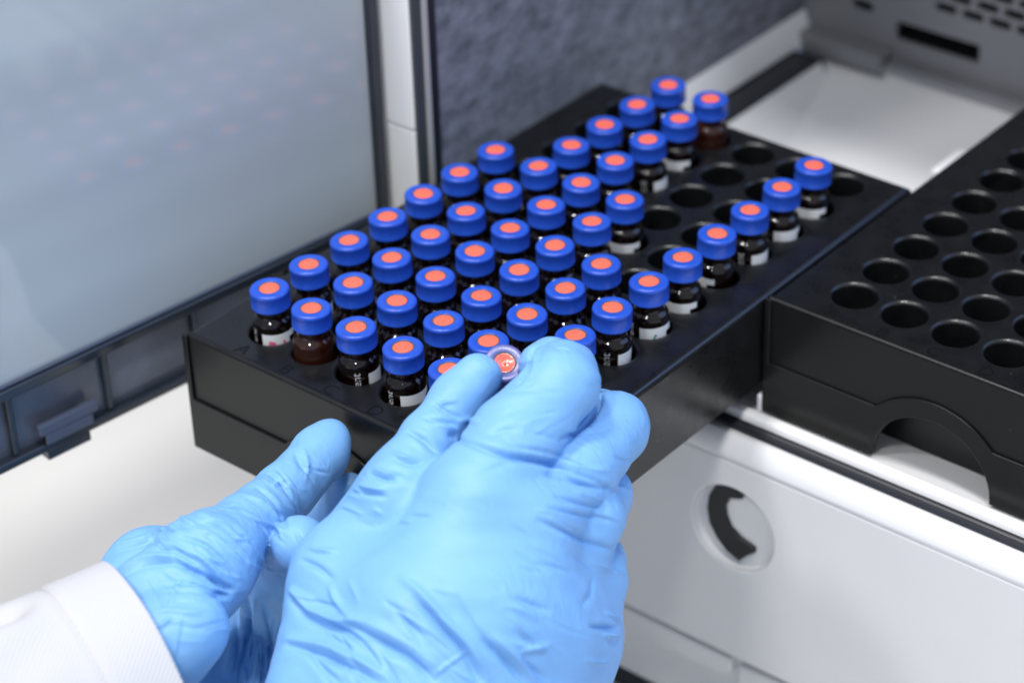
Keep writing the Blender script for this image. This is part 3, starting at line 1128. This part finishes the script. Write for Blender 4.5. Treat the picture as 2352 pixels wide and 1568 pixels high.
folds = [
    (z8([(1180, 60), (1500, 180), (1650, 200), (1850, 250), (2050, 330), (2110, 375)]), -1.5, 1.9),
    (z8([(1540, 130), (1700, 150), (1950, 210)]), -0.5, 1.4),
    (z8([(1750, 300), (1900, 330), (2140, 390)]), -0.9, 1.6),
    (z8([(1800, 420), (2000, 480), (2090, 495)]), -0.7, 1.5),
    (z8([(1760, 490), (1950, 530), (2090, 550)]), -0.6, 1.4),
    (z8([(1700, 560), (1850, 620), (2000, 690), (2130, 735)]), -1.1, 1.8),
    (z8([(1550, 1010), (1650, 1050), (1760, 1090)]), -0.7, 2.0),
    (z8([(1500, 1060), (1600, 1080), (1700, 1140)]), 0.5, 1.8),
    (z8([(470, 950), (520, 1060), (600, 1120)]), 0.9, 1.6),
    (z8([(240, 970), (350, 1090), (500, 1150), (640, 1150)]), 1.0, 1.9),
    (z8([(230, 1010), (330, 1130), (450, 1180), (560, 1200), (700, 1330), (760, 1420)]), -1.2, 2.0),
    (z8([(560, 1160), (750, 1270), (950, 1370), (1080, 1500)]), -1.6, 2.4),
    (z8([(560, 1110), (760, 1190), (980, 1310), (1100, 1430)]), 0.5, 2.6),
    (z8([(900, 900), (1000, 980), (1150, 1150), (1300, 1300), (1400, 1480)]), 1.2, 2.2),
    (z8([(970, 1020), (1100, 1160), (1250, 1310), (1350, 1500)]), -1.4, 2.2),
    (z8([(1380, 1270), (1500, 1380), (1600, 1500)]), -1.3, 2.2),
    (z8([(1440, 1240), (1560, 1350), (1680, 1480)]), 0.9, 2.0),
    (z8([(220, 1290), (400, 1340), (600, 1430), (750, 1510)]), -1.2, 2.0),
    (z8([(200, 1250), (420, 1290), (640, 1380), (820, 1490)]), 0.9, 1.9),
    (z8([(340, 1330), (450, 1450), (530, 1510)]), -0.9, 1.7),
    (z8([(850, 1090), (950, 1190), (1020, 1240)]), -0.7, 1.8),
    (z8([(1080, 1470), (1180, 1390), (1280, 1325)]), 0.45, 0.9),
    (z8([(1590, 1330), (1680, 1310), (1760, 1300)]), 0.7, 1.7),
    (z8([(1590, 1335), (1640, 1420), (1750, 1500)]), -0.7, 1.8),
    (z8([(700, 280), (780, 320), (870, 330)]), -0.9, 1.3),
    (z8([(725, 250), (800, 290), (880, 290)]), 0.8, 1.1),
    (z8([(640, 350), (700, 370), (790, 380)]), 0.8, 1.1),
    (z8([(600, 390), (690, 400), (800, 420)]), -0.7, 1.3),
    (z8([(840, 160), (900, 200), (960, 200)]), 0.8, 1.2),
    (z8([(860, 200), (930, 240), (1010, 220)]), -0.6, 1.2),
    (z8([(930, 40), (1020, 80), (1090, 160)]), -0.9, 1.5),
    (z8([(500, 470), (560, 480), (660, 520)]), 0.7, 1.3),
    (z8([(345, 715), (420, 740), (500, 740)]), 0.8, 1.3),
    (z8([(300, 790), (400, 830), (480, 900)]), -0.8, 1.6),
    (z8([(230, 960), (300, 1010), (380, 1020)]), 0.6, 1.4),
    (z8([(2100, 1100), (2150, 1130), (2180, 1150)]), 1.0, 1.2),
    (z8([(2080, 1230), (2130, 1240), (2175, 1240)]), 1.0, 1.2),
    (z8([(2000, 1180), (2100, 1190), (2170, 1190)]), -0.9, 1.3),
    (z8([(2020, 900), (2010, 1000), (1960, 1050)]), -0.6, 2.2),
    (z8([(1980, 1380), (2060, 1400), (2120, 1390)]), 0.7, 1.3),
    (z5([(60, 1200), (160, 1260), (230, 1300)]), -0.9, 1.3),
    (z5([(0, 1300), (100, 1320), (200, 1340)]), -0.7, 1.3),
    (z5([(80, 1215), (140, 1190), (200, 1180)]), 0.6, 1.1),
    (z5([(720, 850), (715, 900), (690, 970), (640, 1030)]), -1.0, 1.3),
    (z5([(800, 810), (740, 870), (720, 950)]), 0.6, 1.2),
    (z5([(880, 830), (920, 825), (970, 840)]), -0.5, 1.1),
    ([(1379, 880), (1377, 934), (1352, 967), (1316, 997), (1290, 1008)], -1.3, 1.5),
    ([(1228, 800), (1221, 846), (1203, 870), (1190, 884)], -0.8, 1.1),
    ([(1100, 1090), (1180, 1058), (1280, 1062)], -0.22, 2.2),
    (z5([(560, 1130), (700, 1110), (900, 1130)]), -0.25, 1.6),
    (z5([(1170, 1060), (1240, 1080), (1300, 1130)]), -0.35, 1.4),
    (z5([(420, 1420), (550, 1370), (620, 1370)]), -0.35, 1.8),
    (z5([(380, 1330), (320, 1300), (240, 1310)]), 0.5, 1.6),
]
def small_folds(seed, n, box, ang, spread, amp, length=(30, 110)):
    """short creases of the thin glove, scattered over a patch of skin"""
    r = random.Random(seed)
    out = []
    for _ in range(n):
        u, v = r.uniform(box[0], box[2]), r.uniform(box[1], box[3])
        a = math.radians(ang + r.uniform(-spread, spread))
        L_ = r.uniform(*length)
        bend = r.uniform(-0.5, 0.5)
        pts, x, y = [], u, v
        for k in range(6):
            pts.append((x, y))
            x += math.cos(a) * L_ / 5
            y += math.sin(a) * L_ / 5
            a += bend / 5
        s_ = r.choice((-1, -1, 1))
        out.append((pts, s_ * r.uniform(0.3, 1.0) * amp, r.uniform(0.8, 1.6)))
    return out


folds += small_folds(1, 34, (640, 1330, 1280, 1560), 42, 22, 0.55, (50, 170))
folds += small_folds(2, 22, (1180, 1040, 1420, 1330), 18, 14, 0.45, (40, 130))
folds += small_folds(3, 14, (760, 960, 1010, 1200), 10, 25, 0.5, (20, 60))
folds += small_folds(4, 12, (1150, 880, 1350, 1000), -10, 25, 0.22, (30, 90))
rhand = build_hand('glove', fn, lo, hi, folds, M['glove'], RH, extra=soft_noise(3, [0.10, 0.16, 0.22, 0.34, 0.5], 0.16))
FN_R = fn

# ---- hand steadying the tray (left)
lb = [
    [q(200, 1620, 640, 190), q(370, 1400, 638, 118), q(468, 1300, 644, 106)],                  # ball of the thumb
    [q(240, 1520, 650, 150), q(345, 1318, 672, 92), q(500, 1255, 694, 72)],                    # back of the hand
    [q(420, 1680, 705, 165), q(570, 1510, 735, 125), q(630, 1380, 748, 95)],                   # palm
    [q(560, 1670, 705, 110), q(640, 1530, 730, 100), q(690, 1400, 746, 88)],
]
lf = [
    ([q(470, 1295, 642, 102), q(558, 1214, 658, 76), q(658, 1126, 678, 68), q(736, 1042, 690, 63), q(756, 1012, 693, 51)], 9.0),   # thumb
    ([q(280, 1560, 638, 130), q(395, 1462, 625, 112), q(436, 1440, 624, 92)], 2.2),     # heel of the hand
    ([q(610, 1400, 716, 60), q(650, 1310, 690, 62), q(688, 1250, 652, 66)], 4.0),
    ([q(640, 1420, 712, 58), q(590, 1345, 690, 55), q(640, 1290, 684, 46)], 4.0),
    ([q(690, 1360, 724, 50), q(750, 1200, 712, 46), q(800, 1120, 702, 38)], 4.0),
]
LH = empty('gloved_hand', at(380, 1560, 625), 'blue-gloved hand in a white coat sleeve, thumb on the tray front', 'gloved hand')
fn, lo, hi = make_sdf(lb, 12.0, lf)
folds = [
    (z7([(1790, 100), (1800, 190), (1850, 270), (1900, 330)]), -0.45, 1.6),
    (z7([(1850, 150), (1885, 240), (1860, 330)]), 0.35, 1.4),
    (z7([(1640, 290), (1720, 360), (1780, 440), (1820, 540)]), -0.9, 1.4),
    (z7([(1660, 370), (1700, 330), (1760, 380), (1800, 500)]), 0.8, 1.2),
    (z7([(1560, 380), (1640, 430), (1700, 520), (1740, 610)]), -1.0, 1.4),
    (z7([(1500, 430), (1620, 480), (1690, 580), (1710, 680)]), 0.7, 1.3),
    (z7([(1380, 510), (1480, 530), (1600, 620), (1645, 760)]), -0.9, 1.3),
    (z7([(1200, 590), (1350, 610), (1480, 720), (1550, 820)]), -1.0, 1.4),
    (z7([(1250, 575), (1400, 590), (1530, 690), (1590, 790)]), 0.7, 1.2),
    (z7([(1170, 630), (1300, 660), (1420, 760), (1510, 880)]), 0.6, 1.2),
    (z7([(1100, 680), (1250, 720), (1400, 860), (1450, 960)]), -0.8, 1.4),
    (z7([(960, 700), (1100, 740), (1280, 850), (1370, 980)]), 0.7, 1.5),
    (z7([(900, 760), (1080, 760), (1260, 880), (1350, 980)]), -0.6, 1.4),
    (z7([(690, 900), (850, 820), (1060, 790), (1110, 840)]), 0.9, 1.6),
    (z7([(740, 930), (880, 850), (1060, 830), (1150, 880)]), -0.7, 1.6),
    (z7([(1060, 800), (1150, 870), (1300, 940), (1400, 1000)]), -1.2, 1.7),
    (z7([(1280, 940), (1380, 1000), (1410, 1010)]), -1.3, 1.5),
    (z7([(1310, 1010), (1390, 1045)]), -1.2, 1.4),
    (z7([(960, 1010), (1150, 1000), (1330, 1040)]), -0.7, 1.8),
    (z7([(1000, 960), (1180, 960), (1330, 1010)]), 0.6, 1.6),
    (z7([(940, 1130), (1050, 1120), (1180, 1150)]), 0.5, 1.5),
    (z7([(960, 1230), (1050, 1165)]), 0.7, 1.2),
    (z7([(1020, 1110), (1100, 950)]), 0.4, 0.9),
    (z7([(1100, 1150), (1060, 1410)]), 0.4, 0.9),
    (z7([(640, 780), (800, 740), (960, 700)]), -0.7, 1.7),
    (z7([(700, 720), (850, 700), (980, 640)]), 0.5, 1.5),
    (z7([(940, 590), (1000, 640), (1060, 640)]), -0.9, 1.2),
    (z7([(1080, 540), (1130, 590), (1180, 600)]), 0.9, 1.1),
    (z7([(1030, 570), (1090, 620), (1140, 640)]), -0.7, 1.1),
    (z7([(1190, 520), (1230, 560), (1290, 570)]), 0.8, 1.1),
    (z7([(1300, 470), (1360, 500), (1420, 480)]), -0.6, 1.2),
    (z7([(1500, 1050), (1520, 1200), (1470, 1500)]), -1.2, 1.9),
    (z7([(1540, 1050), (1565, 1250), (1540, 1500)]), 1.0, 1.7),
    (z7([(1590, 1080), (1620, 1250), (1650, 1400)]), -1.1, 1.7),
    (z7([(1410, 1330), (1395, 1420), (1370, 1510)]), 0.9, 1.7),
    (z7([(1450, 1180), (1450, 1350), (1420, 1510)]), -1.0, 1.7),
]
folds += small_folds(11, 30, (330, 1180, 600, 1330), 38, 18, 0.5, (30, 110))
folds += small_folds(12, 14, (560, 1060, 720, 1220), 48, 18, 0.45, (25, 80))
folds += small_folds(13, 12, (380, 1360, 500, 1470), 5, 25, 0.35, (30, 90))
folds += small_folds(14, 18, (545, 1400, 650, 1530), 95, 15, 0.8, (40, 130))
lhand = build_hand('glove', fn, lo, hi, folds, M['glove'], LH, extra=soft_noise(8, [0.12, 0.2, 0.28, 0.4, 0.6], 0.16))

# ---- lab coat sleeve on the left forearm
def sleeve(K0, K1, rpx, vec, owner):
    axd = (K1 - K0) / np.linalg.norm(K1 - K0)
    side = CAM_R.T @ np.array(vec)
    side = side - axd * (side @ axd); side /= np.linalg.norm(side)
    fwd = np.cross(axd, side)
    NA, NL = 160, 110
    Lt = np.linalg.norm(K1 - K0)
    r0 = rpx * 632 / FPX
    outer, inner = [], []
    ts = np.concatenate([np.linspace(0, 0.06, 14), np.linspace(0.06, 1, NL - 13)[1:]])
    verts, uvs = [], []
    def pos(t, a, inset=0.0):
        s = t * Lt
        r = r0 * (1 + 0.10 * t) + 2.0 * math.exp(-((s - 3) / 5) ** 2) * 0.0
        # hem seam: slight pinch where the stitching runs, soft folds behind it
        hem = 17.0
        r += -0.4 * math.exp(-((s - hem) / 0.9) ** 2) - (0.5 if s > hem else 0.5 * math.exp(-((s - hem) / 1.0) ** 2))
        if s > hem:
            r += (1 - math.exp(-(s - hem) / 12)) * (1.3 * math.sin(3 * a + s * 0.05) + 0.8 * math.sin(5 * a - s * 0.09 + 1.0) + 0.35 * math.sin(11 * a + s * 0.21))
            # a deep fold on the side turned up
            da = (a - FOLD_A + math.pi) % (2 * math.pi) - math.pi
            r += -6.5 * math.exp(-(da / 0.16) ** 2) * (1 - math.exp(-((s - hem) / 14) ** 2))
            r += 3.5 * math.exp(-((da + 0.32) / 0.2) ** 2) * (1 - math.exp(-((s - hem) / 14) ** 2))
        r += 0.25 * math.sin(7 * a + s * 0.11)
        r -= inset
        return K0 + axd * s + side * (r * math.cos(a)) + fwd * (r * 0.86 * math.sin(a))
    FOLD_A = math.pi * 0.86
    g = Geo()
    lay = [(t, 0.0) for t in ts[::-1]] + [(0.0035, 0.9), (0.02, 1.6), (0.2, 1.8)]
    lay = [(t, 0.0) for t in ts[::-1]] + [(-0.004, 0.25), (-0.005, 0.8), (-0.002, 1.3), (0.03, 1.7), (0.25, 1.8)]
    for t, ins in lay:
        for i in range(NA):
            g.v.append(tuple(pos(t, 2 * math.pi * i / NA, ins)))
    for k in range(len(lay) - 1):
        for i in range(NA):
            j = (i + 1) % NA
            g.f.append((k * NA + i, k * NA + j, (k + 1) * NA + j, (k + 1) * NA + i))
    o = mesh('sleeve', g.v, g.f, M['sleeve'], owner, smooth=True)
    uvl = o.data.uv_layers.new(name='UVMap')
    for p in o.data.polygons:
        iis = [o.data.loops[l].vertex_index for l in p.loop_indices]
        aa = [i % NA for i in iis]
        wrapf = max(aa) - min(aa) > NA / 2
        for l, i in zip(p.loop_indices, iis):
            a = i % NA
            if wrapf and a < NA / 2:
                a += NA
            k = i // NA
            uvl.data[l].uv = (a / NA * 2 * math.pi * r0 / 10.0, lay[k][0] * Lt / 10.0)
    # stitching
    g = Geo()
    n = 96
    for i in range(n):
        a0 = 2 * math.pi * i / n
        a1 = a0 + 2 * math.pi / n * 0.62
        b = len(g.v)
        for a in (a0, (a0 + a1) / 2, a1):
            for s in (-0.13, 0.13):
                c = pos((17.0 + s) / Lt, a, -0.12)
                g.v.append(tuple(c))
        g.f += [(b, b + 2, b + 3, b + 1), (b + 2, b + 4, b + 5, b + 3)]
    mesh('stitching', g.v, g.f, M['thread'], o)
    return o


sleeve(at(352, 1566, 634), at(-290, 1866, 604), 302, (0.52, 0.855, 0.0), LH)
sleeve(at(920, 1965, 628), at(820, 2700, 585), 330, (1.0, 0.12, 0.0), RH)
